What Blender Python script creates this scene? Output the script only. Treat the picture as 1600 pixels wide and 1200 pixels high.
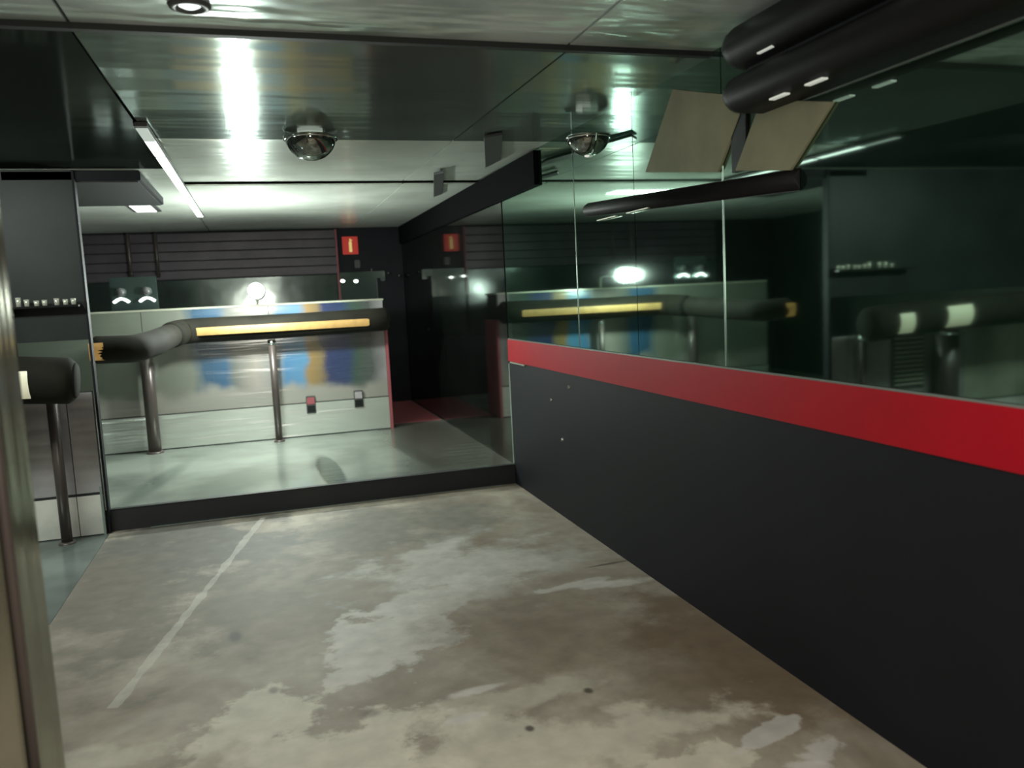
import bpy, bmesh, math, random
from mathutils import Vector, Matrix
for o in list(bpy.data.objects): bpy.data.objects.remove(o)
C = bpy.context.scene.collection
sc = bpy.context.scene
PI = math.pi
random.seed(4)

# ------------------------------------------------------------------ camera
cam = bpy.data.cameras.new('camera')
cam.sensor_fit = 'HORIZONTAL'; cam.sensor_width = 36.0
cam.lens = 36.0 * 1265.0 / 1600.0
cam.clip_start = 0.02
co = bpy.data.objects.new('camera', cam); C.objects.link(co)
VX, VY, VZ = Vector((0.954, -0.078, 0.290)), Vector((-0.297, -0.092, 0.951)), Vector((-0.048, -0.993, -0.111))
R = Vector((VX.x, VY.x, VZ.x)).normalized()
Dn = Vector((VX.y, VY.y, VZ.y))
F = Vector((VX.z, VY.z, VZ.z)).normalized()
U = (-Dn - F * F.dot(-Dn)); U = (U - R * R.dot(U)).normalized(); R = F.cross(U).normalized()
M = Matrix((R, U, -F)).transposed().to_4x4(); M.translation = Vector((0, 0, 1.6))
co.matrix_world = M
cam.dof.use_dof = True; cam.dof.focus_distance = 4.6; cam.dof.aperture_fstop = 1.9
sc.camera = co
# ------------------------------------------------------------------ world, exposure
sc.view_settings.view_transform = 'Standard'
sc.view_settings.look = 'None'
sc.view_settings.gamma = 1.0
sc.view_settings.use_curve_mapping = False
sc.view_settings.exposure = 0.0
wd = bpy.data.worlds.new('world'); sc.world = wd; wd.use_nodes = True
wd.node_tree.nodes['Background'].inputs[0].default_value = (0.5, 0.6, 0.55, 1)
wd.node_tree.nodes['Background'].inputs[1].default_value = 0.02


def lamp(name, kind, loc, power, col, size=0.1, rot=(0, 0, 0), sy=None, spot=None):
    l = bpy.data.lights.new(name, kind); l.energy = power; l.color = col
    if kind == 'AREA':
        l.size = size
        if sy: l.shape = 'RECTANGLE'; l.size_y = sy
    else:
        l.shadow_soft_size = size
    if spot: l.spot_size = spot; l.spot_blend = 0.8
    o = bpy.data.objects.new(name, l); C.objects.link(o); o.location = loc; o.rotation_euler = rot
    return o


# the photographer's phone torch (seen as a flash in the steel), a platform light, and added lights
TW = (1.0, 0.93, 0.84)
GW = (0.90, 1.0, 0.93)
lamp('phone_torch', 'POINT', (-0.03, -0.02, 1.66), 88, TW, 0.03)
lamp('counter_spotlight_light', 'POINT', (-0.02, 8.22, 1.74), 150, GW, 0.06)  # added lamp where the steel only reflects the flash
lamp('ceiling_light_near', 'AREA', (0.3, 0.6, 2.56), 34, TW, 0.5, (0, 0, 0), 0.5)  # unseen area light added to brighten the near floor
lamp('platform_light', 'AREA', (-0.2, 7.3, 2.52), 34, GW, 1.6, (0, 0, 0), 0.25)
lamp('side_counter_light', 'AREA', (-2.4, 4.6, 2.5), 55, GW, 1.8, (0.5, 0, 0), 0.3)  # unseen fill added to light the left counter


# ------------------------------------------------------------------ materials
def s2l(c):
    return tuple(((x / 255.0) / 12.92 if x / 255.0 <= 0.04045 else ((x / 255.0 + 0.055) / 1.055) ** 2.4) for x in c)


def mat(name, col, rough=0.5, metal=0.0, nscale=0, namt=0.0, bump=0.0, bscale=20, emit=None, estr=0.0, spec=0.5, stretch=None, coat=0.0):
    m = bpy.data.materials.new(name); m.use_nodes = True
    nt = m.node_tree; b = nt.nodes['Principled BSDF']
    b.inputs['Base Color'].default_value = (*col, 1)
    b.inputs['Roughness'].default_value = rough
    b.inputs['Metallic'].default_value = metal
    b.inputs['Specular IOR Level'].default_value = spec
    b.inputs['Coat Weight'].default_value = coat
    tc = nt.nodes.new('ShaderNodeTexCoord'); mp = nt.nodes.new('ShaderNodeMapping')
    nt.links.new(tc.outputs['Object'], mp.inputs[0])
    if stretch: mp.inputs['Scale'].default_value = stretch
    if nscale:
        n = nt.nodes.new('ShaderNodeTexNoise'); n.inputs['Scale'].default_value = nscale; n.inputs['Detail'].default_value = 5
        r = nt.nodes.new('ShaderNodeValToRGB')
        r.color_ramp.elements[0].position = 0.3; r.color_ramp.elements[1].position = 0.7
        r.color_ramp.elements[0].color = (*[c * (1 - namt) for c in col], 1)
        r.color_ramp.elements[1].color = (*[min(1, c * (1 + namt)) for c in col], 1)
        nt.links.new(mp.outputs[0], n.inputs[0]); nt.links.new(n.outputs[0], r.inputs[0]); nt.links.new(r.outputs[0], b.inputs['Base Color'])
    if bump:
        n2 = nt.nodes.new('ShaderNodeTexNoise'); n2.inputs['Scale'].default_value = bscale; n2.inputs['Detail'].default_value = 2
        bp = nt.nodes.new('ShaderNodeBump'); bp.inputs['Strength'].default_value = bump; bp.inputs['Distance'].default_value = 0.01
        nt.links.new(mp.outputs[0], n2.inputs[0]); nt.links.new(n2.outputs[0], bp.inputs['Height']); nt.links.new(bp.outputs[0], b.inputs['Normal'])
    if emit:
        b.inputs['Emission Color'].default_value = (*emit, 1); b.inputs['Emission Strength'].default_value = estr
    return m


def nd(nt, t, **k):
    n = nt.nodes.new(t)
    for a, v in k.items(): setattr(n, a, v)
    return n


def math_(nt, op, a, b=None, c=None):
    n = nd(nt, 'ShaderNodeMath', operation=op)
    for i, v in enumerate((a, b, c)):
        if v is None: continue
        if isinstance(v, (int, float)): n.inputs[i].default_value = v
        else: nt.links.new(v, n.inputs[i])
    return n.outputs[0]


def blob_layers(nt, pos, layers, col0, noise_amt=0.35, nscale=2.2):
    """lay worn patches of their own shape over a base colour: (x, y, rx, ry, angle, colour, softness, opacity)"""
    nz = nd(nt, 'ShaderNodeTexNoise'); nz.inputs['Scale'].default_value = nscale; nz.inputs['Detail'].default_value = 7; nz.inputs['Roughness'].default_value = 0.62
    nt.links.new(pos, nz.inputs[0])
    off = math_(nt, 'MULTIPLY', math_(nt, 'SUBTRACT', nz.outputs[0], 0.5), noise_amt * 4)
    cur = col0
    for (x, y, rx, ry, an, col, soft, op) in layers:
        mp = nd(nt, 'ShaderNodeMapping', vector_type='TEXTURE')
        mp.inputs['Location'].default_value = (x, y, 0); mp.inputs['Rotation'].default_value = (0, 0, an); mp.inputs['Scale'].default_value = (rx, ry, 1)
        nt.links.new(pos, mp.inputs[0])
        ln = nd(nt, 'ShaderNodeVectorMath', operation='LENGTH'); nt.links.new(mp.outputs[0], ln.inputs[0])
        d = math_(nt, 'ADD', ln.outputs['Value'], off)
        mr = nd(nt, 'ShaderNodeMapRange', interpolation_type='SMOOTHSTEP')
        mr.inputs[1].default_value = 1 + soft; mr.inputs[2].default_value = 1 - soft; mr.inputs[3].default_value = 0; mr.inputs[4].default_value = op
        nt.links.new(d, mr.inputs[0])
        mx = nd(nt, 'ShaderNodeMix', data_type='RGBA')
        nt.links.new(mr.outputs[0], mx.inputs[0]); nt.links.new(cur, mx.inputs[6]); mx.inputs[7].default_value = (*col, 1)
        cur = mx.outputs[2]
    return cur


def concrete():
    m = bpy.data.materials.new('worn_concrete'); m.use_nodes = True; nt = m.node_tree; b = nt.nodes['Principled BSDF']
    g = nd(nt, 'ShaderNodeNewGeometry'); pos = g.outputs['Position']
    n1 = nd(nt, 'ShaderNodeTexNoise'); n1.inputs['Scale'].default_value = 1.3; n1.inputs['Detail'].default_value = 8; n1.inputs['Roughness'].default_value = 0.6
    n1.inputs['Distortion'].default_value = 0.6
    nt.links.new(pos, n1.inputs[0])
    r = nd(nt, 'ShaderNodeValToRGB'); e = r.color_ramp.elements
    e[0].position = 0.30; e[0].color = (0.205, 0.165, 0.120, 1)
    e[1].position = 0.68; e[1].color = (0.40, 0.355, 0.29, 1)
    k = e.new(0.48); k.color = (0.28, 0.24, 0.19, 1)
    nt.links.new(n1.outputs[0], r.inputs[0])
    pale = (0.56, 0.53, 0.50); tan = (0.56, 0.515, 0.43); br = (0.16, 0.112, 0.07); dk = (0.13, 0.125, 0.11); gy = (0.40, 0.38, 0.35)
    L = [(-0.75, 5.6, 0.8, 1.3, 0.1, (0.085, 0.08, 0.07), 0.5, 0.9), (-0.95, 4.6, 0.55, 0.9, 0, (0.15, 0.125, 0.10), 0.6, 0.65),  # first dark patch is floor shade painted at the far left
         (0.7, 5.6, 0.8, 0.6, 0.3, (0.15, 0.145, 0.13), 0.5, 0.75), (0.1, 4.6, 0.7, 0.6, 0, (0.20, 0.175, 0.14), 0.5, 0.6), (1.05, 4.55, 0.62, 0.5, 0.5, gy, 0.35, 0.8), (1.0, 4.5, 0.4, 0.45, 0.5, pale, 0.35, 0.5),
         (0.45, 3.72, 0.28, 0.42, -0.5, pale, 0.16, 0.85), (0.78, 4.15, 0.22, 0.4, -0.8, pale, 0.2, 0.6),
         (1.2, 3.55, 0.5, 0.5, 0, br, 0.55, 0.5), (1.9, 3.0, 0.25, 0.7, 0.1, br, 0.45, 0.85), (1.65, 2.75, 0.3, 0.45, 0, br, 0.5, 0.45),
         (1.70, 3.95, 0.20, 0.06, -0.1, pale, 0.3, 0.8), (1.55, 4.02, 0.22, 0.05, 0.1, pale, 0.3, 0.7),
         (0.0, 2.7, 0.42, 0.55, 0.2, tan, 0.15, 0.85), (0.65, 2.45, 0.7, 0.32, 0.1, tan, 0.25, 0.75), (0.75, 2.93, 0.5, 0.1, 0.1, tan, 0.25, 0.5),
         (0.75, 3.07, 0.10, 0.025, 0.1, pale, 0.5, 0.8), (0.62, 2.87, 0.07, 0.02, 0.1, pale, 0.5, 0.7),
         (1.22, 2.25, 0.28, 0.14, 0.2, tan, 0.12, 0.9), (1.6, 2.35, 0.14, 0.05, 0.3, pale, 0.15, 0.7), (1.72, 2.2, 0.13, 0.07, 0.3, pale, 0.15, 0.65), (1.60, 2.14, 0.10, 0.05, -0.3, pale, 0.15, 0.65),
         (-0.42, 2.75, 0.25, 0.2, 0, br, 0.5, 0.5), (-0.62, 3.1, 0.2, 0.1, 0, tan, 0.3, 0.5),
         (1.83, 4.245, 0.14, 0.012, 0.05, (0.07, 0.06, 0.05), 0.5, 0.8), (1.14, 2.89, 0.018, 0.022, 0, (0.05, 0.04, 0.03), 0.5, 0.9), (0.83, 2.71, 0.016, 0.02, 0, (0.06, 0.05, 0.04), 0.5, 0.9),
         (-0.24, 4.05, 0.03, 0.06, 0, (0.06, 0.05, 0.05), 0.6, 0.8), (0.29, 3.05, 0.04, 0.03, 0, (0.12, 0.10, 0.08), 0.6, 0.6), (-0.07, 3.4, 0.02, 0.03, 0, (0.1, 0.09, 0.07), 0.6, 0.6)]
    big = [l for l in L if l[2] > 0.05]; small = [l for l in L if l[2] <= 0.05]
    cur = blob_layers(nt, pos, big, r.outputs[0], 0.95, 2.6)
    cur = blob_layers(nt, pos, small, cur, 0.1, 20)
    # pale scratched line left on the slab by a removed partition
    ax, ay, bx, by = -0.10, 6.32, -0.70, 3.50
    an = math.atan2(by - ay, bx - ax); ln = math.hypot(bx - ax, by - ay)
    mp = nd(nt, 'ShaderNodeMapping', vector_type='TEXTURE'); mp.inputs['Location'].default_value = (ax, ay, 0); mp.inputs['Rotation'].default_value = (0, 0, an)
    nt.links.new(pos, mp.inputs[0]); sx = nd(nt, 'ShaderNodeSeparateXYZ'); nt.links.new(mp.outputs[0], sx.inputs[0])
    n3 = nd(nt, 'ShaderNodeTexNoise'); n3.inputs['Scale'].default_value = 6; n3.inputs['Detail'].default_value = 6; nt.links.new(pos, n3.inputs[0])
    wv = math_(nt, 'ADD', math_(nt, 'ABSOLUTE', sx.outputs[1]), math_(nt, 'MULTIPLY', math_(nt, 'SUBTRACT', n3.outputs[0], 0.5), 0.05))
    across = math_(nt, 'LESS_THAN', wv, 0.022)
    along = math_(nt, 'MULTIPLY', math_(nt, 'GREATER_THAN', sx.outputs[0], 0), math_(nt, 'LESS_THAN', sx.outputs[0], ln))
    msk = math_(nt, 'MULTIPLY', math_(nt, 'MULTIPLY', across, along), 0.42)
    mx = nd(nt, 'ShaderNodeMix', data_type='RGBA'); nt.links.new(msk, mx.inputs[0]); nt.links.new(cur, mx.inputs[6]); mx.inputs[7].default_value = (0.5, 0.47, 0.42, 1)
    # fine mottling
    n4 = nd(nt, 'ShaderNodeTexNoise'); n4.inputs['Scale'].default_value = 9; n4.inputs['Detail'].default_value = 6; nt.links.new(pos, n4.inputs[0])
    mr = nd(nt, 'ShaderNodeMapRange'); mr.inputs[1].default_value = 0.3; mr.inputs[2].default_value = 0.7; mr.inputs[3].default_value = 0.86; mr.inputs[4].default_value = 1.12; nt.links.new(n4.outputs[0], mr.inputs[0])
    mm = nd(nt, 'ShaderNodeMix', data_type='RGBA', blend_type='MULTIPLY'); mm.inputs[0].default_value = 1
    nt.links.new(mx.outputs[2], mm.inputs[6]); nt.links.new(mr.outputs[0], mm.inputs[7])
    nt.links.new(mm.outputs[2], b.inputs['Base Color'])
    b.inputs['Roughness'].default_value = 0.62
    b.inputs['Specular IOR Level'].default_value = 0.35
    bp = nd(nt, 'ShaderNodeBump'); bp.inputs['Strength'].default_value = 0.12; nt.links.new(n4.outputs[0], bp.inputs['Height']); nt.links.new(bp.outputs[0], b.inputs['Normal'])
    return m


def satin(name, col, glossy_col, r1, mixf, bump=0.0, bscale=(1, 1, 1), bn=3.0, dist=0.02, nvar=0.25, nsc=2.0):
    """painted metal sheet: diffuse coat mixed with a soft mirror"""
    m = bpy.data.materials.new(name); m.use_nodes = True; nt = m.node_tree
    for n in list(nt.nodes): nt.nodes.remove(n)
    out = nd(nt, 'ShaderNodeOutputMaterial'); di = nd(nt, 'ShaderNodeBsdfDiffuse'); gl = nd(nt, 'ShaderNodeBsdfGlossy'); mx = nd(nt, 'ShaderNodeMixShader')
    g = nd(nt, 'ShaderNodeNewGeometry')
    nz = nd(nt, 'ShaderNodeTexNoise'); nz.inputs['Scale'].default_value = nsc; nz.inputs['Detail'].default_value = 5
    nt.links.new(g.outputs['Position'], nz.inputs[0])
    r = nd(nt, 'ShaderNodeValToRGB'); r.color_ramp.elements[0].position = 0.36; r.color_ramp.elements[1].position = 0.64
    r.color_ramp.elements[0].color = (*[c * (1 - nvar) for c in col], 1); r.color_ramp.elements[1].color = (*[min(1, c * (1 + nvar)) for c in col], 1)
    nt.links.new(nz.outputs[0], r.inputs[0]); nt.links.new(r.outputs[0], di.inputs[0])
    gl.inputs[0].default_value = (*glossy_col, 1); gl.inputs['Roughness'].default_value = r1
    mx.inputs[0].default_value = mixf
    if bump:
        mp = nd(nt, 'ShaderNodeMapping'); mp.inputs['Scale'].default_value = bscale; nt.links.new(g.outputs['Position'], mp.inputs[0])
        n2 = nd(nt, 'ShaderNodeTexNoise'); n2.inputs['Scale'].default_value = bn; n2.inputs['Detail'].default_value = 2; nt.links.new(mp.outputs[0], n2.inputs[0])
        bp = nd(nt, 'ShaderNodeBump'); bp.inputs['Strength'].default_value = bump; bp.inputs['Distance'].default_value = dist
        nt.links.new(n2.outputs[0], bp.inputs['Height']); nt.links.new(bp.outputs[0], gl.inputs['Normal'])
    nt.links.new(di.outputs[0], mx.inputs[1]); nt.links.new(gl.outputs[0], mx.inputs[2]); nt.links.new(mx.outputs[0], out.inputs[0])
    return m, nt, di, mx


K = {}
K['concrete'] = concrete()
K['mirror'] = satin('tinted_mirror', (0.022, 0.052, 0.036), (0.37, 0.50, 0.43), 0.035, 0.86)[0]
K['darkmirror'] = satin('smoked_mirror', (0.012, 0.013, 0.012), (0.36, 0.38, 0.36), 0.05, 0.8)[0]
K['ceil_near'] = satin('brushed_ceiling_sheet', (0.64, 0.78, 0.70), (0.76, 0.88, 0.82), 0.26, 0.5, 1.0, (0.6, 2.0, 1), 2.5, 0.10, 0.42, 1.8)[0]
K['ceil_far'] = satin('pale_ceiling_sheet', (0.80, 0.85, 0.76), (0.9, 0.96, 0.9), 0.19, 0.6, 1.0, (0.25, 1.8, 1), 2.2, 0.03, 0.12, 1.2)[0]
K['ceil_mid'] = satin('polished_ceiling_sheet', (0.17, 0.20, 0.18), (0.55, 0.64, 0.60), 0.14, 0.6, 0.35, (0.25, 1.6, 1), 2.2, 0.02, 0.15, 1.2)[0]  # same sheet as the far one, its lack of light painted darker
K['ceil_dark'] = satin('dark_ceiling_sheet', (0.02, 0.024, 0.022), (0.25, 0.28, 0.26), 0.12, 0.5, 0.2, (0.5, 1, 1), 2, 0.02)[0]
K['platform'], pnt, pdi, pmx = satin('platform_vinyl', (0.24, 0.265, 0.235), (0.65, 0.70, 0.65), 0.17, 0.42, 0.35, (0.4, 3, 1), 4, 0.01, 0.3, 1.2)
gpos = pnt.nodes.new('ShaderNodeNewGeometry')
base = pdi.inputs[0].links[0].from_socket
cur = blob_layers(pnt, gpos.outputs['Position'], [(0.47, 7.0, 0.10, 0.75, 0.03, (0.05, 0.07, 0.06), 0.2, 0.85), (1.28, 7.4, 0.09, 0.65, 0.1, (0.10, 0.12, 0.10), 0.3, 0.7),  # dark strips are reflections painted into the floor colour
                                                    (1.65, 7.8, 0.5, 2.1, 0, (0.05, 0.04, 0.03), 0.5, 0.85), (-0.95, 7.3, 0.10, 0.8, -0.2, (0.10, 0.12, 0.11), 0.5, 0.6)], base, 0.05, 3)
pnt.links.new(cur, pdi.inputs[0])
K['black'] = mat('matt_black_panel', (0.0082, 0.0084, 0.0118), 0.6, 0, 3, 0.12, spec=0.2)
K['blackgloss'] = mat('gloss_black', (0.012, 0.014, 0.013), 0.22, 0, spec=0.3)
K['wallblack'] = mat('dull_black_lacquer', (0.016, 0.019, 0.018), 0.45, 0, 3, 0.3, spec=0.25)
K['blackvinyl'] = mat('black_vinyl', (0.006, 0.0055, 0.006), 0.5, 0, spec=0.22, bump=0.05, bscale=40)
K['step'] = mat('black_riser', (0.016, 0.016, 0.018), 0.6, 0, 3, 0.15)
K['red'] = mat('red_laminate', s2l((166, 4, 26)), 0.5, 0, 4, 0.06, spec=0.2)
K['redtrim'] = mat('dull_red_edge', (0.25, 0.06, 0.07), 0.5)
K['edge'] = mat('pale_mirror_edge', (0.35, 0.42, 0.38), 0.25, 0.6)
K['joint'] = mat('dark_joint', (0.01, 0.012, 0.012), 0.6)
K['chrome'] = mat('chrome', (0.75, 0.78, 0.76), 0.08, 1.0)
K['steelpost'] = mat('brown_steel_post', (0.085, 0.068, 0.062), 0.35, 0.3, 2, 0.2)
K['pad'] = mat('olive_rail_padding', (0.011, 0.010, 0.0065), 0.85, 0, 6, 0.25, bump=0.06, bscale=18, spec=0.2)
K['amber'] = mat('amber_diffuser', (0.32, 0.20, 0.07), 0.6, 0, 14, 0.2, emit=(0.75, 0.42, 0.12), estr=0.30)
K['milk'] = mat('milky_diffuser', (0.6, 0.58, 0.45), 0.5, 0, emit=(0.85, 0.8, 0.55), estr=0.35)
K['grey'] = satin('grey_steel_panel', (0.42, 0.39, 0.40), (0.6, 0.6, 0.6), 0.22, 0.45, 0.4, (0.5, 1, 3), 2, 0.02)[0]
K['pale'] = satin('pale_steel_panel', (0.42, 0.43, 0.34), (0.5, 0.5, 0.45), 0.25, 0.35, 0.4, (0.5, 1, 3), 2, 0.02)[0]
K['beige'] = mat('beige_fibreboard', (0.245, 0.24, 0.15), 0.8, 0, 5, 0.15, emit=(0.30, 0.27, 0.17), estr=0.0)
K['slat'] = mat('purple_brown_slat', (0.075, 0.062, 0.075), 0.35, 0.3, 3, 0.2)
K['slatgroove'] = mat('slat_shadow_gap', (0.01, 0.01, 0.012), 0.7)
K['backmirror'] = satin('back_bar_mirror', (0.04, 0.06, 0.055), (0.40, 0.48, 0.45), 0.12, 0.7, 0.2, (1, 1, 1), 2, 0.02)[0]
K['sign'] = mat('red_sign', (0.42, 0.03, 0.02), 0.5, emit=(0.5, 0.03, 0.02), estr=0.35)
K['signfig'] = mat('pale_sign_mark', (0.6, 0.5, 0.2), 0.5, emit=(0.8, 0.6, 0.2), estr=0.5)
K['lens'] = mat('lit_lens', (1, 1, 1), 0.5, emit=(0.92, 1.0, 0.97), estr=160)  # glow of the lamp added for the flash reflection
K['softlens'] = mat('soft_lit_lens', (1, 1, 1), 0.5, emit=(0.9, 1.0, 0.95), estr=7.0)
K['dimlens'] = mat('dim_lens', (0.8, 0.8, 0.8), 0.3, emit=(0.9, 1.0, 0.95), estr=1.5)
K['tab'] = mat('pale_metal_tab', (0.7, 0.7, 0.65), 0.3, 0, emit=(0.9, 0.95, 0.85), estr=0.35)  # highlight on the metal put in as a faint glow
K['tube'] = mat('lit_tube', (1, 1, 1), 0.5, emit=(0.92, 1.0, 0.95), estr=2.2)
K['tubedim'] = mat('dim_tube', (0.5, 0.55, 0.5), 0.4, emit=(0.9, 1.0, 0.92), estr=0.35)
K['plastic'] = mat('dark_grey_plastic', (0.06, 0.06, 0.06), 0.4)
K['glassy'] = mat('glinting_glass', (0.7, 0.72, 0.6), 0.1, 0.6, emit=(0.7, 0.72, 0.55), estr=0.15)  # glints on the glass put in as a faint glow
K['vent'] = mat('pale_vent_slat', (0.5, 0.5, 0.4), 0.35, 0.4)
K['pillar'] = satin('brushed_pillar_steel', (0.10, 0.10, 0.075), (0.55, 0.54, 0.46), 0.18, 0.6, 0.3, (3, 3, 0.25), 3, 0.02, 0.3, 3)[0]
K['tile'] = satin('grey_polished_tile', (0.16, 0.18, 0.17), (0.45, 0.5, 0.47), 0.15, 0.4, 0.1, (1, 1, 1), 3, 0.01)[0]
K['wallgreen'] = mat('dark_green_paint', (0.012, 0.020, 0.015), 0.5, 0, 2, 0.3)
K['bulb'] = mat('dull_bulb', (0.6, 0.6, 0.55), 0.2, 0, emit=(1, 1, 0.9), estr=0.6)


def mural_reflection():
    """polished steel counter front printed with an abstract blue and ochre swirl"""
    m, nt, di, mx = satin('printed_steel_front', (0.3, 0.3, 0.3), (0.75, 0.78, 0.74), 0.2, 0.26, 0.3, (0.4, 1, 5), 2.5, 0.02)  # reflected swirl painted into the steel as colour bands
    g = nd(nt, 'ShaderNodeNewGeometry'); sp = nd(nt, 'ShaderNodeSeparateXYZ'); nt.links.new(g.outputs['Position'], sp.inputs[0])
    nz = nd(nt, 'ShaderNodeTexNoise'); nz.inputs['Scale'].default_value = 2.6; nz.inputs['Detail'].default_value = 3; nt.links.new(g.outputs['Position'], nz.inputs[0])
    x = math_(nt, 'ADD', sp.outputs[0], math_(nt, 'MULTIPLY', math_(nt, 'SUBTRACT', nz.outputs[0], 0.5), 0.22))
    mr = nd(nt, 'ShaderNodeMapRange'); mr.inputs[1].default_value = -1.7; mr.inputs[2].default_value = 1.35; nt.links.new(x, mr.inputs[0])
    r = nd(nt, 'ShaderNodeValToRGB'); cr = r.color_ramp
    stops = [(0.0, (0.13, 0.15, 0.12)), (0.31, (0.17, 0.18, 0.15)), (0.345, (0.03, 0.08, 0.14)), (0.42, (0.03, 0.09, 0.17)), (0.455, (0.13, 0.14, 0.13)), (0.53, (0.30, 0.27, 0.24)),
             (0.60, (0.20, 0.22, 0.22)), (0.625, (0.05, 0.16, 0.30)), (0.685, (0.07, 0.20, 0.34)), (0.71, (0.24, 0.15, 0.05)), (0.75, (0.18, 0.13, 0.06)), (0.78, (0.012, 0.025, 0.09)), (0.85, (0.015, 0.035, 0.10)),
             (0.885, (0.035, 0.07, 0.05)), (0.93, (0.07, 0.08, 0.08))]
    cr.elements[0].position = 0; cr.elements[0].color = (*stops[0][1], 1)
    cr.elements[1].position = 1; cr.elements[1].color = (0.35, 0.33, 0.33, 1)
    for p, c in stops[1:]:
        e = cr.elements.new(p); e.color = (*c, 1)
    nt.links.new(mr.outputs[0], r.inputs[0])
    # below about 0.85 m the sheet is plain pale steel
    zz = math_(nt, 'ADD', sp.outputs[2], math_(nt, 'MULTIPLY', math_(nt, 'SUBTRACT', nz.outputs[0], 0.5), 0.30))
    zr = nd(nt, 'ShaderNodeMapRange', interpolation_type='SMOOTHSTEP'); zr.inputs[1].default_value = 0.66; zr.inputs[2].default_value = 0.78; nt.links.new(zz, zr.inputs[0])
    mxx = nd(nt, 'ShaderNodeMix', data_type='RGBA'); nt.links.new(zr.outputs[0], mxx.inputs[0]); mxx.inputs[6].default_value = (0.27, 0.26, 0.23, 1); nt.links.new(r.outputs[0], mxx.inputs[7])
    nt.links.new(mxx.outputs[2], di.inputs[0])
    return m


K['mural'] = mural_reflection()
K['kick'] = satin('pale_kick_steel', (0.75, 0.72, 0.66), (0.85, 0.85, 0.8), 0.2, 0.3)[0]  # flash reflected low on the left counter, painted as paler steel
K['steelfront'] = satin('bright_steel_kick', (0.38, 0.41, 0.36), (0.9, 0.93, 0.9), 0.29, 0.6, 0.7, (0.4, 1, 6), 2.5, 0.02, 0.08)[0]


# ------------------------------------------------------------------ mesh helpers
def box(bm, x0, x1, y0, y1, z0, z1, bev=0.0):
    r = bmesh.ops.create_cube(bm, size=1)
    vs = r['verts']
    for v in vs:
        v.co = Vector(((x0 + x1) / 2 + v.co.x * (x1 - x0), (y0 + y1) / 2 + v.co.y * (y1 - y0), (z0 + z1) / 2 + v.co.z * (z1 - z0)))
    if bev:
        es = list({e for v in vs for e in v.link_edges})
        bmesh.ops.bevel(bm, geom=es, offset=bev, segments=2, affect='EDGES')


def tube(bm, pts, rad, seg=20, cap=True, sx=1.0, sz=1.0):
    rings = []
    n = len(pts)
    P = [Vector(p) for p in pts]
    rad = rad if isinstance(rad, (list, tuple)) else [rad] * n
    for i, p in enumerate(P):
        t = (P[min(i + 1, n - 1)] - P[max(i - 1, 0)]).normalized()
        up = Vector((0, 0, 1)) if abs(t.z) < 0.9 else Vector((0, 1, 0))
        a = t.cross(up).normalized(); b = a.cross(t).normalized()
        rings.append([bm.verts.new(p + (a * math.cos(2 * PI * k / seg) * sx + b * math.sin(2 * PI * k / seg) * sz) * rad[i]) for k in range(seg)])
    for i in range(n - 1):
        for k in range(seg):
            bm.faces.new((rings[i][k], rings[i][(k + 1) % seg], rings[i + 1][(k + 1) % seg], rings[i + 1][k]))
    if cap:
        bm.faces.new(rings[0]); bm.faces.new(rings[-1])
    bmesh.ops.recalc_face_normals(bm, faces=bm.faces)


def lathe(bm, prof, seg=32, cx=0, cy=0, a0=0, a1=2 * PI, axis='Z'):
    full = abs(a1 - a0 - 2 * PI) < 1e-6
    n = seg if full else seg + 1
    rings = []
    for (r, z) in prof:
        ring = []
        for k in range(n):
            a = a0 + (a1 - a0) * k / seg
            ring.append(bm.verts.new((cx + max(r, 1e-4) * math.cos(a), cy + max(r, 1e-4) * math.sin(a), z)))
        rings.append(ring)
    for i in range(len(rings) - 1):
        for k in range(seg):
            k2 = (k + 1) % n
            bm.faces.new((rings[i][k], rings[i][k2], rings[i + 1][k2], rings[i + 1][k]))
    bmesh.ops.recalc_face_normals(bm, faces=bm.faces)


def obj(name, bm, m, parent=None, smooth=False, loc=None):
    me = bpy.data.meshes.new(name); bm.to_mesh(me); bm.free()
    me.materials.append(K[m] if isinstance(m, str) else m)
    if smooth:
        for p in me.polygons: p.use_smooth = True
    o = bpy.data.objects.new(name, me); C.objects.link(o)
    if loc: o.location = loc
    if parent is not None:
        o.parent = parent
        if parent.type == 'EMPTY' and not loc:
            o.location = -parent.location      # meshes are written in world coordinates
    return o


def bx(name, m, x0, x1, y0, y1, z0, z1, parent=None, bev=0.0):
    bm = bmesh.new(); box(bm, x0, x1, y0, y1, z0, z1, bev); return obj(name, bm, m, parent)


def thing(name, label, cat, loc=(0, 0, 0), group=None):
    o = bpy.data.objects.new(name, None); C.objects.link(o); o.empty_display_size = 0.1
    o.location = loc; o['label'] = label; o['category'] = cat
    if group: o['group'] = group
    return o


def tag(o, label, cat, group=None):
    o['label'] = label; o['category'] = cat
    if group: o['group'] = group
    return o


def struct(o, label=None):
    o['kind'] = 'structure'
    if label: o['label'] = label
    return o


W, D, ZC, ZP, YF = 1.96, 6.46, 2.60, 0.16, 11.40   # right wall, step, ceiling, platform, far wall

# ------------------------------------------------------------------ floors
struct(bx('floor', 'concrete', -4.2, 2.1, -3.0, D, -0.1, 0.0), 'bare worn concrete floor with pale and brown patches')
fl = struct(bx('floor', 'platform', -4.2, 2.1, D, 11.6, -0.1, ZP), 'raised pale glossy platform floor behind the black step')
struct(bx('trim_1', 'step', -1.17, W, D - 0.015, D + 0.02, 0.0, ZP + 0.002), 'black riser of the step up to the platform')
bx('nosing', 'joint', -1.17, W, D - 0.02, D + 0.03, ZP + 0.001, ZP + 0.006, bpy.data.objects['trim_1'])
bx('dust_line', 'edge', -0.9, W - 0.1, D - 0.03, D - 0.016, 0.0, 0.004, bpy.data.objects['trim_1'])

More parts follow.
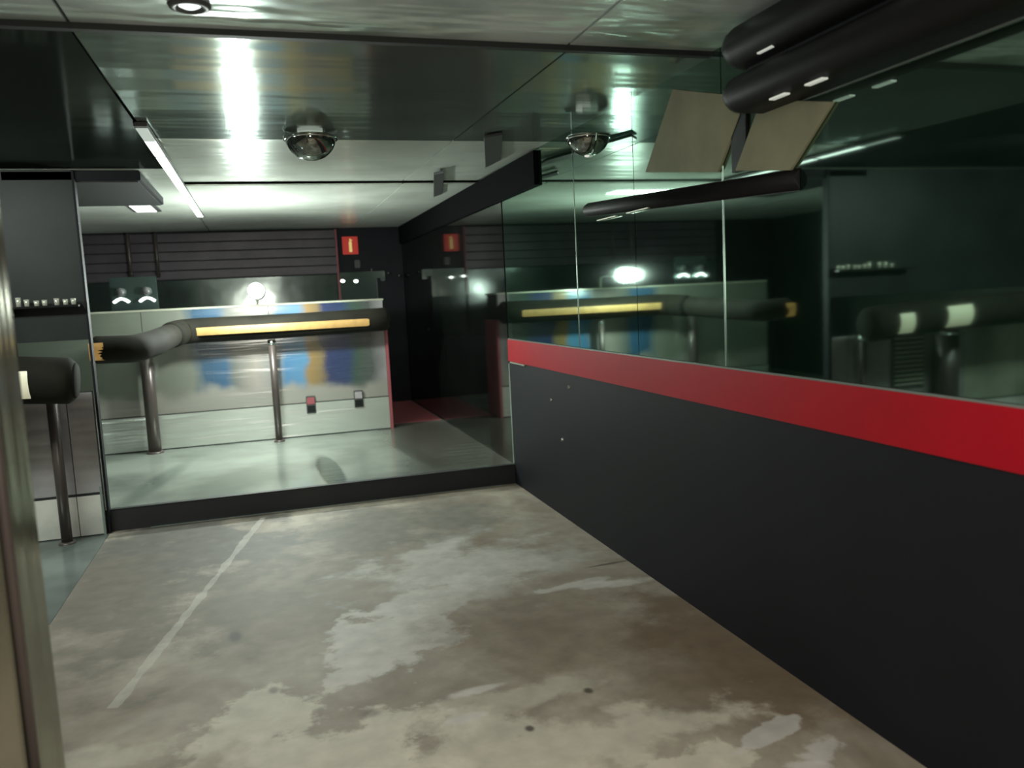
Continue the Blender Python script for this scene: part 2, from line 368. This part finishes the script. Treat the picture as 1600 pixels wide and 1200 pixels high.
# ------------------------------------------------------------------ ceiling: sheets with open joints under a dark deck
ceil = struct(bx('ceiling', 'joint', -4.2, 2.1, -3.0, 11.6, ZC + 0.07, ZC + 0.15), 'ceiling of large polished metal sheets')


def sheet(m, x0, x1, y0, y1, z0=ZC, z1=ZC):
    g = 0.006
    bm = bmesh.new(); box(bm, x0 + g, x1 - g, y0 + g, y1 - g, ZC, ZC + 0.012)
    for v in bm.verts:
        t = (v.co.y - y0) / (y1 - y0); v.co.z += (z0 - ZC) + (z1 - z0) * t
    return obj('ceiling_panel', bm, m, ceil)


XS = [-4.1, -2.39, -0.55, 1.29, 2.0]
for i in range(4):
    sheet('ceil_near', XS[i], XS[i + 1], -3.0, -0.4); sheet('ceil_near', XS[i], XS[i + 1], -0.4, 3.23)
    left = i < 2
    if left:
        sheet('ceil_dark', XS[i], XS[i + 1], 3.23, 6.35, ZC - 0.012, ZC)
        sheet('ceil_far', XS[i], XS[i + 1], 6.35, 8.6); sheet('ceil_far', XS[i], XS[i + 1], 8.6, 11.45)
    else:
        sheet('ceil_mid', XS[i], XS[i + 1], 3.23, 5.3, ZC - 0.02, ZC + 0.01); sheet('ceil_far', XS[i], XS[i + 1], 5.3, 7.22, ZC + 0.01, ZC + 0.03)
        sheet('ceil_far', XS[i], XS[i + 1], 7.22, 11.45)
struct(bx('trim_2', 'joint', -4.1, W, 3.21, 3.245, ZC - 0.022, ZC + 0.03), 'thin dark joint across the ceiling where bright sheets meet the dark ones')

# ------------------------------------------------------------------ right wall
wr = struct(bx('wall_right', 'wallgreen', W + 0.02, W + 0.15, -3.0, 11.6, 0.0, 2.75), 'right wall with black lower panel, red band and tinted mirror above')
bx('black_panel', 'black', W - 0.004, W + 0.02, -3.0, D, 0.0, 1.043, wr)
rb = bx('red_band', 'red', W - 0.012, W + 0.02, -3.0, D, 1.043, 1.223, wr); rb['label'] = 'glossy red band capping the black panel'
bx('capping_strip', 'edge', W - 0.006, W + 0.02, -3.0, D, 1.223, 1.231, wr)
ys = [-3.0, -0.3, 1.42, 3.15, 4.02, 4.88, D]
for a, b in zip(ys[:-1], ys[1:]):
    bx('mirror_panel', 'mirror', W, W + 0.015, a + 0.003, b - 0.003, 1.233, ZC + 0.04, wr)
for y in (3.15, 4.88):
    bx('mirror_joint', 'edge', W - 0.003, W + 0.016, y - (0.0035 if y < 4 else 0.0015), y + (0.0035 if y < 4 else 0.0015), 1.233, 2.25 if y < 4 else ZC, wr)
for a, b in ((D + 0.03, 8.9), (8.9, 11.4)):
    bx('mirror_panel', 'darkmirror', W, W + 0.015, a + 0.003, b - 0.003, ZP, ZC + 0.04, wr)
bx('mirror_end_strip', 'edge', W - 0.004, W + 0.016, D, D + 0.03, ZP, 1.02, wr)
bx('panel_tab', 'vent', W - 0.02, W - 0.004, 6.02, 6.40, 1.031, 1.040, wr)
for (y, z) in ((5.254, 0.568), (5.089, 0.954), (5.458, 0.826)):
    bm = bmesh.new(); lathe(bm, [(0.001, 0.014), (0.008, 0.012), (0.011, 0.004), (0.012, 0)], 12)
    for v in bm.verts: v.co = Vector((W - 0.004 - v.co.z, y + v.co.x, z + v.co.y))
    obj('screw', bm, 'chrome', wr, True)
K['fascia'] = mat('flat_black_fascia', (0.003, 0.003, 0.004), 0.9, spec=0.05)
struct(bx('trim_3', 'fascia', W - 0.03, W - 0.001, 5.55, 11.38, 2.36, ZC - 0.001), 'black fascia board along the top of the mirrored wall')

# other walls of the shell (mostly seen only in the mirrors)
struct(bx('wall_back', 'wallgreen', -4.2, 2.1, -3.15, -3.0, -0.1, 2.75), 'dark wall behind the viewer')
struct(bx('wall_left', 'wallgreen', -4.25, -4.1, -3.0, 11.6, -0.1, 2.75), 'dark left wall')
wf = struct(bx('wall_far', 'black', -4.2, 2.1, YF, YF + 0.15, 0, 2.75), 'black far wall of the platform')

# ------------------------------------------------------------------ far wall: shutter, back mirror, sign, knobs
sh = thing('roller_shutter', 'purple-brown slatted shutter across the top of the far wall', 'shutter', (-1.0, YF - 0.05, 1.98))
bx('shutter_backing', 'slatgroove', -3.0, 1.06, YF - 0.02, YF - 0.001, 1.98, 2.585, sh)
z = 1.99
for k in range(5):
    h = 0.112
    bm = bmesh.new(); box(bm, -3.0, 1.05, YF - 0.045, YF - 0.02, z, z + h - 0.008, 0.006); obj('slat', bm, 'slat', sh); z += h + 0.007
bx('side_channel', 'redtrim', 1.05, 1.075, YF - 0.05, YF - 0.002, 1.62, 2.585, sh)
bm_ = bx('back_bar_mirror', 'backmirror', -3.0, 1.045, YF - 0.03, YF - 0.002, 1.05, 1.975)
tag(bm_, 'murky greenish mirror strip below the slatted shutter', 'mirror')
gb = bx('side_mirror', 'backmirror', 1.08, 1.70, YF - 0.03, YF - 0.002, 1.05, 2.0, None, 0.01)
tag(gb, 'small grey-green mirror right of the shutter with two tiny lights', 'mirror')
sg = thing('emergency_sign', 'small red sign with pale upright mark on the black wall', 'sign', (1.25, YF - 0.02, 2.24))
bx('sign_plate', 'sign', 1.145, 1.355, YF - 0.03, YF - 0.004, 2.24, 2.48, sg, 0.004)
bm = bmesh.new(); box(bm, 1.232, 1.272, YF - 0.036, YF - 0.03, 2.27, 2.41); box(bm, 1.242, 1.262, YF - 0.036, YF - 0.03, 2.41, 2.45); box(bm, 1.262, 1.285, YF - 0.036, YF - 0.03, 2.425, 2.435)
obj('pale_mark', bm, 'signfig', sg)
mb = bx('switch_box', 'plastic', 1.29, 1.37, YF - 0.04, YF - 0.003, 2.05, 2.16, None, 0.008)
tag(mb, 'small grey box on the black wall just below the red sign', 'box')
for n, (x, z) in enumerate(((1.11, 1.88), (1.29, 1.87))):
    t = thing('small_wall_light', ['left', 'right'][n] + ' one of two tiny lit lamps on the small mirror right of the shutter', 'lamp', (x, YF - 0.032, z), 'tiny lamps on the small mirror')
    bm = bmesh.new(); lathe(bm, [(0.02, 0), (0.035, 0.01), (0.04, 0.03), (0.03, 0.04)], 16)
    for v in bm.verts: v.co = Vector((x + v.co.x, YF - 0.03 - v.co.z, z + v.co.y))
    hs = obj('housing', bm, 'chrome', t, True)
    bm = bmesh.new(); lathe(bm, [(0.03, 0.04), (0.022, 0.048), (0.001, 0.052)], 16)
    for v in bm.verts: v.co = Vector((x + v.co.x, YF - 0.03 - v.co.z, z + v.co.y * 0.5))
    obj('lens', bm, 'softlens', hs, True)
for n, (x, z, nm) in enumerate(((1.52, 2.02, 'leftmost'), (1.75, 1.96, 'middle'), (1.90, 1.92, 'rightmost'))):
    bm = bmesh.new(); lathe(bm, [(0.001, 0.05), (0.018, 0.045), (0.022, 0.03), (0.010, 0.015), (0.016, 0)], 14)
    for v in bm.verts: v.co = Vector((x + v.co.x, YF - 0.001 - v.co.z, z + v.co.y))
    tag(obj('coat_knob', bm, 'chrome', None, True), nm + ' of three small metal knobs on the black far wall', 'knob', 'knobs on the far black wall')
for x, nm in ((-1.52, 'left'), (-1.20, 'right')):
    bm = bmesh.new(); tube(bm, [(x, YF - 0.10, 2.02), (x, YF - 0.10, 2.58)], 0.022, 12); box(bm, x - 0.03, x + 0.03, YF - 0.12, YF - 0.052, 2.06, 2.09)
    tag(obj('steel_tube', bm, 'steelpost', None, True), nm + ' of two short upright steel tubes in front of the shutter', 'tube', 'tubes in front of the shutter')
# black door leaf / passage lining beyond the counter
dr = struct(bx('door_1', 'black', 1.62, 1.955, YF - 0.06, YF - 0.002, ZP, 1.86), 'black door at the end of the passage')
bx('door_frame', 'black', 1.58, 1.62, YF - 0.07, YF - 0.002, ZP, 1.90, dr)
bm = bmesh.new(); lathe(bm, [(0.001, 0.05), (0.02, 0.045), (0.024, 0.03), (0.010, 0.02), (0.01, 0)], 14)
for v in bm.verts: v.co = Vector((1.67 + v.co.x, YF - 0.06 - v.co.z, 1.15 + v.co.y))
obj('door_handle', bm, 'chrome', dr, True)
pp = bx('red_carpet', 'redtrim', 1.36, 1.94, 9.3, 11.3, ZP + 0.0005, ZP + 0.008)  # thin sheet added for the reddish reflection in the floor
tag(pp, 'dull red mat on the platform in the dark passage', 'mat')

# ------------------------------------------------------------------ counter across the platform
ct = thing('bar_counter', 'steel-fronted bar counter with blue and ochre print across the platform', 'counter', (0, 9.0, ZP))
bx('body', 'blackgloss', -2.3, 1.29, 9.03, 9.5, ZP, 1.595, ct)
xs = [-2.3, -1.16, 0.084, 1.30]
for a, b in zip(xs[:-1], xs[1:]):
    bx('front_panel', 'mural', a + 0.003, b - 0.003, 9.01, 9.03, 0.53, 1.595, ct)
    bx('kick_panel', 'steelfront', a + 0.003, b - 0.003, 9.002, 9.03, ZP + 0.012, 0.522, ct)
bx('shadow_gap', 'joint', -2.3, 1.30, 9.004, 9.02, 0.518, 0.532, ct)
bx('base_gap', 'joint', -2.3, 1.30, 9.0, 9.02, ZP + 0.0, ZP + 0.012, ct)
bx('counter_top', 'pale', -2.3, 1.31, 9.0, 9.5, 1.595, 1.615, ct, 0.004)
e = bx('end_edge', 'redtrim', 1.30, 1.33, 8.99, 9.5, ZP, 1.30, ct); e['label'] = 'dull red edge at the end of the counter'
for n, (x, z) in enumerate(((0.45, 0.50), (0.965, 0.52))):
    t = thing('socket_plate', ['dark socket plate with reddish upper half low on the counter front', 'grey socket plate low on the counter front near the passage'][n], 'socket', (x, 8.99, z))
    bx('plate', 'plastic', x - 0.05, x + 0.05, 8.988, 9.0015, z - 0.09, z + 0.10, t, 0.004)
    bx('upper_insert', 'redtrim' if n == 0 else 'grey', x - 0.04, x + 0.04, 8.982, 8.989, z + 0.01, z + 0.085, t, 0.002)
    bx('lower_insert', 'blackgloss', x - 0.04, x + 0.04, 8.982, 8.989, z - 0.075, z - 0.005, t, 0.002)


def post(x, y, z0, z1, r, label, group, m='steelpost'):
    t = thing('rail_post', label, 'post', (x, y, z0), group)
    bm = bmesh.new(); tube(bm, [(x, y, z0 + 0.012), (x, y, z1)], r, 20, True); obj('shaft', bm, m, t, True)
    bm = bmesh.new(); lathe(bm, [(0.0, z0 + 0.02), (r + 0.012, z0 + 0.02), (r + 0.022, z0 + 0.006), (r + 0.022, z0)], 24, x, y); obj('foot_plate', bm, m, t, True)
    bm = bmesh.new(); tube(bm, [(x, y, z1 - 0.05), (x, y, z1 - 0.012)], r + 0.006, 20, True); obj('collar', bm, 'chrome', t, True)
    return t


post(-1.13, 8.86, ZP, 1.30, 0.062, 'stout steel post under the corner of the padded rail, left of the slender one', 'posts under the platform rail')
post(0.09, 8.84, ZP, 1.243, 0.036, 'slender steel post under the middle of the padded rail', 'posts under the platform rail')


def rail(label, pts, r, amber, group='padded rails', ends=(None, None), sz=1.0):
    t = thing('padded_rail', label, 'rail', pts[0], group)
    bm = bmesh.new()
    P = [Vector(p) for p in pts]
    q = []
    for i in range(len(P) - 1):
        n = 6
        for k in range(n): q.append(P[i].lerp(P[i + 1], k / n))
    q.append(P[-1])
    for _ in range(1):
        q = [q[0]] + [(q[i - 1] + q[i] * 2 + q[i + 1]) / 4 for i in range(1, len(q) - 1)] + [q[-1]]
    rr = [r] * len(q)
    d0 = (q[0] - q[1]).normalized(); d1 = (q[-1] - q[-2]).normalized()
    q = [q[0] + d0 * r * 0.25] + q + [q[-1] + d1 * r * 0.25]
    rr = [r * 0.8] + rr + [r * 0.8]
    tube(bm, q, rr, 28, True, 1.0, sz)
    obj('padding', bm, 'pad', t, True)
    for (a, b, m, w) in amber:
        bm = bmesh.new()
        A, B = Vector(a), Vector(b); ax = (B - A).normalized(); out = Vector((ax.y, -ax.x, 0)).normalized()
        if out.y > 0 and abs(ax.x) > 0.3: out = -out
        rings = []
        n = 16
        for i in range(n + 1):
            p = A.lerp(B, [0, 0.012, *[j / n for j in range(2, n - 1)], 0.988, 1][i]); ring = []
            e_ = 1.0 if 0 < i < n else 0.8
            for k in range(9):
                an = (-0.5 + k / 8) * w * e_ - 0.12
                ring.append(bm.verts.new(p + out * math.cos(an) * (r + 0.005) + Vector((0, 0, 1)) * math.sin(an) * (r + 0.005) * sz))
            rings.append(ring)
        for i in range(n):
            for k in range(8): bm.faces.new((rings[i][k], rings[i][k + 1], rings[i + 1][k + 1], rings[i + 1][k]))
        o = obj('light_diffuser', bm, m, t, True); o['label'] = 'glowing ' + ('amber' if m == 'amber' else 'milky') + ' strip'
    for en, i in zip(ends, (0, -1)):
        if en is None: continue
        bm = bmesh.new(); p = q[i]; d = (q[i] - q[i + (1 if i == 0 else -1)]).normalized()
        tube(bm, [p, p + d * 0.012], [r * 0.78, r * 0.7], 28, True, 1, sz); obj('end_cap', bm, en, t, True)
    return t


rail('long padded rail with glowing amber strip in front of the steel counter', [(-0.83, 8.47, 1.36), (-0.78, 8.72, 1.375), (-0.62, 8.82, 1.383), (0.14, 8.84, 1.375), (1.29, 8.84, 1.39)], 0.125,
     [((-0.78, 8.80, 1.385), (1.10, 8.84, 1.385), 'amber', 0.62)], ends=(None, 'blackgloss'))
rail('short padded rail stub with amber lit end at the left of the platform', [(-1.28, 7.2, 1.31), (-1.0, 7.22, 1.30), (-0.90, 7.6, 1.32), (-0.84, 8.36, 1.355)], 0.112,
     [((-1.325, 7.2, 1.31), (-1.22, 7.21, 1.31), 'amber', 1.3)], ends=('redtrim', None))

# ------------------------------------------------------------------ lamps over the counter
sp = thing('spotlight', 'blazing round white spotlight on a stem above the padded rail', 'lamp', (-0.02, 9.1, 1.616))  # lamp body added in place of the flash's reflection
bm = bmesh.new(); tube(bm, [(-0.02, 9.06, 1.616), (-0.02, 9.06, 1.72), (-0.02, 9.02, 1.75), (-0.02, 8.50, 1.745)], 0.012, 10); obj('stem', bm, 'chrome', sp, True)  # stem of the lamp added for the flash reflection
bm = bmesh.new(); lathe(bm, [(0.0, 0.12), (0.05, 0.11), (0.07, 0.06), (0.082, 0.0), (0.075, 0.0)], 28)
for v in bm.verts: v.co = Vector((-0.02 + v.co.x, 8.40 + v.co.z, 1.747 + v.co.y))
hs = obj('housing', bm, 'chrome', sp, True)  # housing of the lamp added for the flash reflection
bm = bmesh.new(); lathe(bm, [(0.0, -0.012), (0.04, -0.008), (0.075, 0.004)], 28)
for v in bm.verts: v.co = Vector((-0.02 + v.co.x, 8.40 + v.co.z, 1.747 + v.co.y))
obj('lens', bm, 'lens', hs, True)  # lens of the lamp added for the flash reflection

tw = thing('twin_spotlight', 'twin-headed lamp with two curved white lights above the stout post', 'lamp', (-1.2, 8.98, 1.62))
bx('back_plate', 'backmirror', -1.42, -0.98, 8.99, 9.01, 1.62, 1.95, tw, 0.004)
for x in (-1.32, -1.08):
    bm = bmesh.new()
    pts = [(x - 0.07 + 0.14 * k / 8, 8.95, 1.70 + 0.035 * math.sin(PI * k / 8)) for k in range(9)]
    tube(bm, pts, 0.012, 10); obj('lit_arc', bm, 'softlens', tw, True)
    bm = bmesh.new(); lathe(bm, [(0.0, 0.05), (0.03, 0.045), (0.045, 0.0), (0.0, 0.0)], 20)
    for v in bm.verts: v.co = Vector((x + v.co.x, 8.94 + v.co.z, 1.80 + v.co.y))
    obj('lamp_head', bm, 'plastic', tw, True)

# ceiling strip light along the joint
st = thing('strip_light', 'thin bright strip light along the ceiling joint over the platform', 'light', (-0.53, 5.2, ZC))
bx('channel', 'plastic', -0.565, -0.495, 4.8, 9.5, ZC - 0.0215, ZC + 0.0, st, 0.003)
for a, b, m in ((4.85, 5.2, 'tubedim'), (5.2, 5.7, 'tube'), (5.76, 7.3, 'tube'), (7.36, 9.4, 'tube')):
    bx('diffuser', m, -0.56, -0.50, a, b, ZC - 0.028, ZC - 0.0205, st, 0.002)
st2 = thing('strip_light', 'second shorter bright ceiling light, left of the long strip', 'light', (-1.0, 8.4, ZC))
bx('channel', 'plastic', -1.12, -0.86, 8.0, 8.9, ZC - 0.02, ZC, st2, 0.003)
bx('diffuser', 'tube', -1.08, -0.90, 8.06, 8.84, ZC - 0.028, ZC - 0.0205, st2, 0.002)
hb = thing('ceiling_box', 'flat black box under the ceiling left of the strip light', 'box', (-1.15, 6.5, 2.55))  # box added where the ceiling reflects something dark
bx('casing', 'black', -1.62, -0.74, 6.42, 7.9, 2.53, ZC - 0.002, hb, 0.006)
bx('lower_trim', 'joint', -1.6, -0.76, 6.45, 7.87, 2.522, 2.53, hb)
for n, q in enumerate(([(1.43, 5.04), (1.52, 4.93), (1.78, 5.85), (1.76, 6.2)], [(1.42, 6.54), (1.48, 6.42), (1.76, 7.75), (1.72, 7.98)])):  # dark plates added to stand for reflections in the ceiling
    bm = bmesh.new()
    a = [bm.verts.new((x, y, ZC - 0.002)) for x, y in q]; b = [bm.verts.new((x, y, ZC - 0.022)) for x, y in q]
    bm.faces.new(a); bm.faces.new(b[::-1])
    for i in range(4): bm.faces.new((a[i], a[(i + 1) % 4], b[(i + 1) % 4], b[i]))
    bmesh.ops.recalc_face_normals(bm, faces=bm.faces); bmesh.ops.bevel(bm, geom=list(bm.edges), offset=0.003, segments=1, affect='EDGES')
    tag(obj('ceiling_plate', bm, 'plastic'), ['dark slanted ceiling plate nearer the viewer, right of the ceiling joint', 'dark slanted ceiling plate farther back, close to the black fascia'][n], 'plate', 'dark ceiling plates')


# dome lamps
def dome(name, label, x, y, zt, r, half=False):
    t = thing(name, label, 'lamp', (x, y, zt), 'dome lamps')
    a0, a1 = (PI / 2, 3 * PI / 2) if half else (0, 2 * PI)
    prof = [(r * math.cos(a), zt - r * 0.92 * math.sin(a)) for a in [k * PI / 2 / 12 for k in range(13)]]
    bm = bmesh.new(); lathe(bm, prof, 32, x, y, a0, a1); dm = obj('glass_dome', bm, 'domeglass', t, True)
    bm = bmesh.new(); lathe(bm, [(r * 1.0, zt), (r * 1.06, zt), (r * 1.06, zt - 0.018), (r * 0.99, zt - 0.018)], 32, x, y, a0, a1); obj('rim', bm, 'chrome', t, True)
    bm = bmesh.new(); lathe(bm, [(r * .5, zt + 0.01), (r * .5, zt - 0.01), (r * 0.3, zt - 0.03), (0.022, zt - 0.04), (0.022, zt - 0.07), (0.03, zt - 0.09), (0.02, zt - 0.12), (0.0, zt - 0.125)], 20, x, y, a0, a1); obj('bulb', bm, 'bulb', dm, True)
    return t


K['domeglass'] = satin('smoked_dome_glass', (0.05, 0.06, 0.055), (0.6, 0.65, 0.6), 0.06, 0.5)[0]
dome('dome_lamp', 'round smoked dome lamp under the middle of the ceiling', 0.37, 5.1, ZC - 0.012, 0.15)
dome('dome_lamp', 'half-dome lamp fixed against the mirrored wall below the ceiling', W - 0.004, 4.62, 2.515, 0.125, True)
dl = thing('downlight', 'small recessed ceiling downlight with dark oval ring at the top left', 'lamp', (-0.143, 3.0, ZC))
bm = bmesh.new(); lathe(bm, [(0.035, ZC - 0.004), (0.05, ZC - 0.014), (0.065, ZC - 0.010), (0.07, ZC - 0.001)], 28, -0.143, 2.98); obj('ring', bm, 'plastic', dl, True)
bm = bmesh.new(); lathe(bm, [(0.0, ZC - 0.012), (0.022, ZC - 0.010), (0.036, ZC - 0.003)], 24, -0.143, 2.98); obj('lens', bm, 'dimlens', dl, True)

# ------------------------------------------------------------------ casing along the top of the right wall
def rounded_casing(bm, x0, xw, y0, y1, zc, r, seg=10):
    """flat at the wall, half-round towards the room, along Y"""
    prof = [(xw, zc + r)] + [(x0 + r * (1 - math.sin(PI / 2 + PI / 2 * 0) * 0) - r * math.sin(PI * k / seg), zc + r * math.cos(PI * k / seg)) for k in range(seg + 1)] + [(xw, zc - r)]
    rings = []
    for y, s in ((y0, 1.0), (y1 - r * 0.5, 1.0), (y1 - r * 0.15, 0.93), (y1, 0.75)):
        rings.append([bm.verts.new((xw + (px - xw) * (1 if s == 1 else (0.9 + 0.1 * s)), y, zc + (pz - zc) * s)) for px, pz in prof])
    n = len(prof)
    for i in range(len(rings) - 1):
        for k in range(n): bm.faces.new((rings[i][k], rings[i][(k + 1) % n], rings[i + 1][(k + 1) % n], rings[i + 1][k]))
    bm.faces.new(rings[0]); bm.faces.new(rings[-1])
    bmesh.ops.recalc_face_normals(bm, faces=bm.faces)


cs = thing('roller_casing', 'long black twin-roll casing high on the mirrored wall, running towards the viewer', 'casing', (1.85, 2.8, 2.25))
bm = bmesh.new(); rounded_casing(bm, 1.78, W - 0.002, -1.5, 2.86, 2.325, 0.072); obj('lower_roll', bm, 'blackvinyl', cs, True)
bm = bmesh.new(); rounded_casing(bm, 1.78, W - 0.002, -1.5, 2.86, 2.500, 0.085); obj('upper_roll', bm, 'blackvinyl', cs, True)
bx('back_board', 'black', 1.86, W - 0.002, -1.5, 2.80, 2.262, ZC - 0.02, cs)
bx('bottom_edge', 'edge', W - 0.006, W - 0.001, -1.5, 2.6, 2.247, 2.252, cs)
for (y, zz) in ((2.62, 2.43), (2.55, 2.25), (2.35, 2.25)):
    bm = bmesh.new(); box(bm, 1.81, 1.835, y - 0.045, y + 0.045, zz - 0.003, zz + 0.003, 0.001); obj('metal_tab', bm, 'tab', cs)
lw = thing('wall_bar', 'lower black rounded bar on the mirrored wall, under the beige boards', 'bar', (1.93, 3.6, 2.08))
bm = bmesh.new(); rounded_casing(bm, 1.93, W - 0.002, 2.62, 4.68, 2.0, 0.042)
for v in bm.verts: v.co.z += 0.055 * (v.co.y - 3.15)
obj('roll', bm, 'blackvinyl', lw, True)
for y in (4.35, 3.95):
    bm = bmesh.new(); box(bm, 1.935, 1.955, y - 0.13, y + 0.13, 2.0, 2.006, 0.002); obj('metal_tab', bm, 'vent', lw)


def board(label, yz, depth=0.014):
    bm = bmesh.new()
    a = [bm.verts.new((W - 0.002, y, z)) for y, z in yz]; b = [bm.verts.new((W - 0.002 - depth, y, z)) for y, z in yz]
    bm.faces.new(a); bm.faces.new(b[::-1])
    for i in range(4): bm.faces.new((a[i], a[(i + 1) % 4], b[(i + 1) % 4], b[i]))
    bmesh.ops.recalc_face_normals(bm, faces=bm.faces)
    bmesh.ops.bevel(bm, geom=list(bm.edges), offset=0.002, segments=1, affect='EDGES')
    return tag(obj('wall_board', bm, 'beige'), label, 'board', 'beige boards on the mirrored wall')


board('left beige board, slanted, with a small dark stain, on the mirrored wall', [(3.545, 2.524), (2.94, 2.345), (3.165, 2.08), (3.852, 2.185)])
board('right beige board, slanted, partly behind the black casing', [(2.84, 2.31), (2.42, 2.205), (2.66, 2.01), (3.03, 2.065)])
bm = bmesh.new()
tag(bx('board_strap', 'blackvinyl', W - 0.012, W - 0.002, 2.95, 3.06, 2.06, 2.36, None, 0.002), 'black strap between the two beige boards', 'strap')

# ------------------------------------------------------------------ left side: second counter and dark glazing
wl = struct(bx('wall_side', 'wallblack', -4.1, -1.17, 6.42, 6.47, 1.42, ZC - 0.001), 'dark glossy wall above the left counter')
bx('edge_strip', 'black', -1.18, -1.165, 6.40, 6.475, 0.0, ZC - 0.001, wl)
lc = thing('side_counter', 'low grey steel-clad counter left of the black step', 'counter', (-2.6, 6.45, 0))
bx('corner_strip', 'edge', -1.205, -1.19, 6.360, 6.369, 0.0, 0.36, lc)
bx('body', 'blackgloss', -4.1, -1.19, 6.40, 6.47, 0.0, 1.05, lc)
xx = [-4.1, -3.45, -2.75, -2.24, -1.85, -1.36, -1.19]
mm_ = ['pale', 'pale', 'grey', 'grey', 'grey', 'grey']
for a, b, m in zip(xx[:-1], xx[1:], mm_):
    bx('front_panel', m, a + 0.003, b - 0.003, 6.375, 6.40, 0.32, 1.045, lc)
    bx('kick_panel', 'kick', a + 0.003, b - 0.003, 6.37, 6.40, 0.012, 0.30, lc)
bx('shadow_gap', 'joint', -4.1, -1.19, 6.378, 6.40, 0.30, 0.32, lc)
vt = thing('wall_vent', 'louvred pale vent in the left counter front, seen in the mirror', 'vent', (-2.05, 6.36, 0.53))
bx('frame', 'plastic', -2.24, -1.86, 6.355, 6.373, 0.50, 1.04, vt, 0.003)
for k in range(11):
    bm = bmesh.new(); box(bm, -2.22, -1.88, 6.338, 6.354, 0.53 + k * 0.045, 0.548 + k * 0.045, 0.003); obj('louvre', bm, 'vent', vt)
post(-1.42, 6.24, 0, 1.06, 0.036, 'thin post under the thick padded rail at the far left', 'posts under the left rail')
post(-2.40, 6.24, 0, 1.06, 0.11, 'thick brown post under the left rail, seen in the mirror', 'posts under the left rail')
rail('thick padded rail with milky lit patches on the left counter', [(-4.0, 6.0, 1.25), (-2.6, 6.0, 1.23), (-1.6, 5.95, 1.20), (-1.24, 5.95, 1.17)], 0.155,
     [((-2.28, 5.985, 1.225), (-1.98, 5.97, 1.215), 'milk', 1.3), ((-1.60, 5.95, 1.19), (-1.44, 5.95, 1.185), 'milk', 1.2)], ends=(None, 'pad'))
ld = bx('back_ledge', 'blackgloss', -2.1, -1.2, 6.30, 6.42, 1.655, 1.67, None, 0.003)
tag(ld, 'dark ledge on the black wall holding glinting glasses', 'shelf')
for k, x in enumerate([-1.24, -1.29, -1.345, -1.42, -1.47, -1.53, -1.58, -1.70, -1.77, -1.84]):
    h = 0.035 + 0.03 * random.random()
    bm = bmesh.new(); lathe(bm, [(0.0, 1.672), (0.014, 1.672), (0.018, 1.672 + h), (0.015, 1.672 + h), (0.012, 1.68)], 10, x, 6.35)
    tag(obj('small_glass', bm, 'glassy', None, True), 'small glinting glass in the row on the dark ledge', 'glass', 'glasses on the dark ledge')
struct(bx('floor', 'tile', -4.1, -1.175, 4.62, 6.42, 0.0, 0.004), 'polished grey tiled strip of floor before the left counter')

# near pillar
np_ = thing('steel_pillar', 'out-of-focus steel-clad pillar at the left edge of the view', 'pillar', (-0.75, 2.1, 0))
bx('core', 'pillar', -1.0, -0.575, 2.02, 2.25, 0.0, ZC - 0.03, np_)
bx('cladding', 'pillar', -1.01, -0.587, 1.995, 2.018, 0.0, ZC - 0.03, np_, 0.004)
bm = bmesh.new(); tube(bm, [(-0.575, 2.01, 0), (-0.575, 2.01, ZC - 0.03)], 0.012, 14); obj('corner_bead', bm, 'steelpost', np_, True)
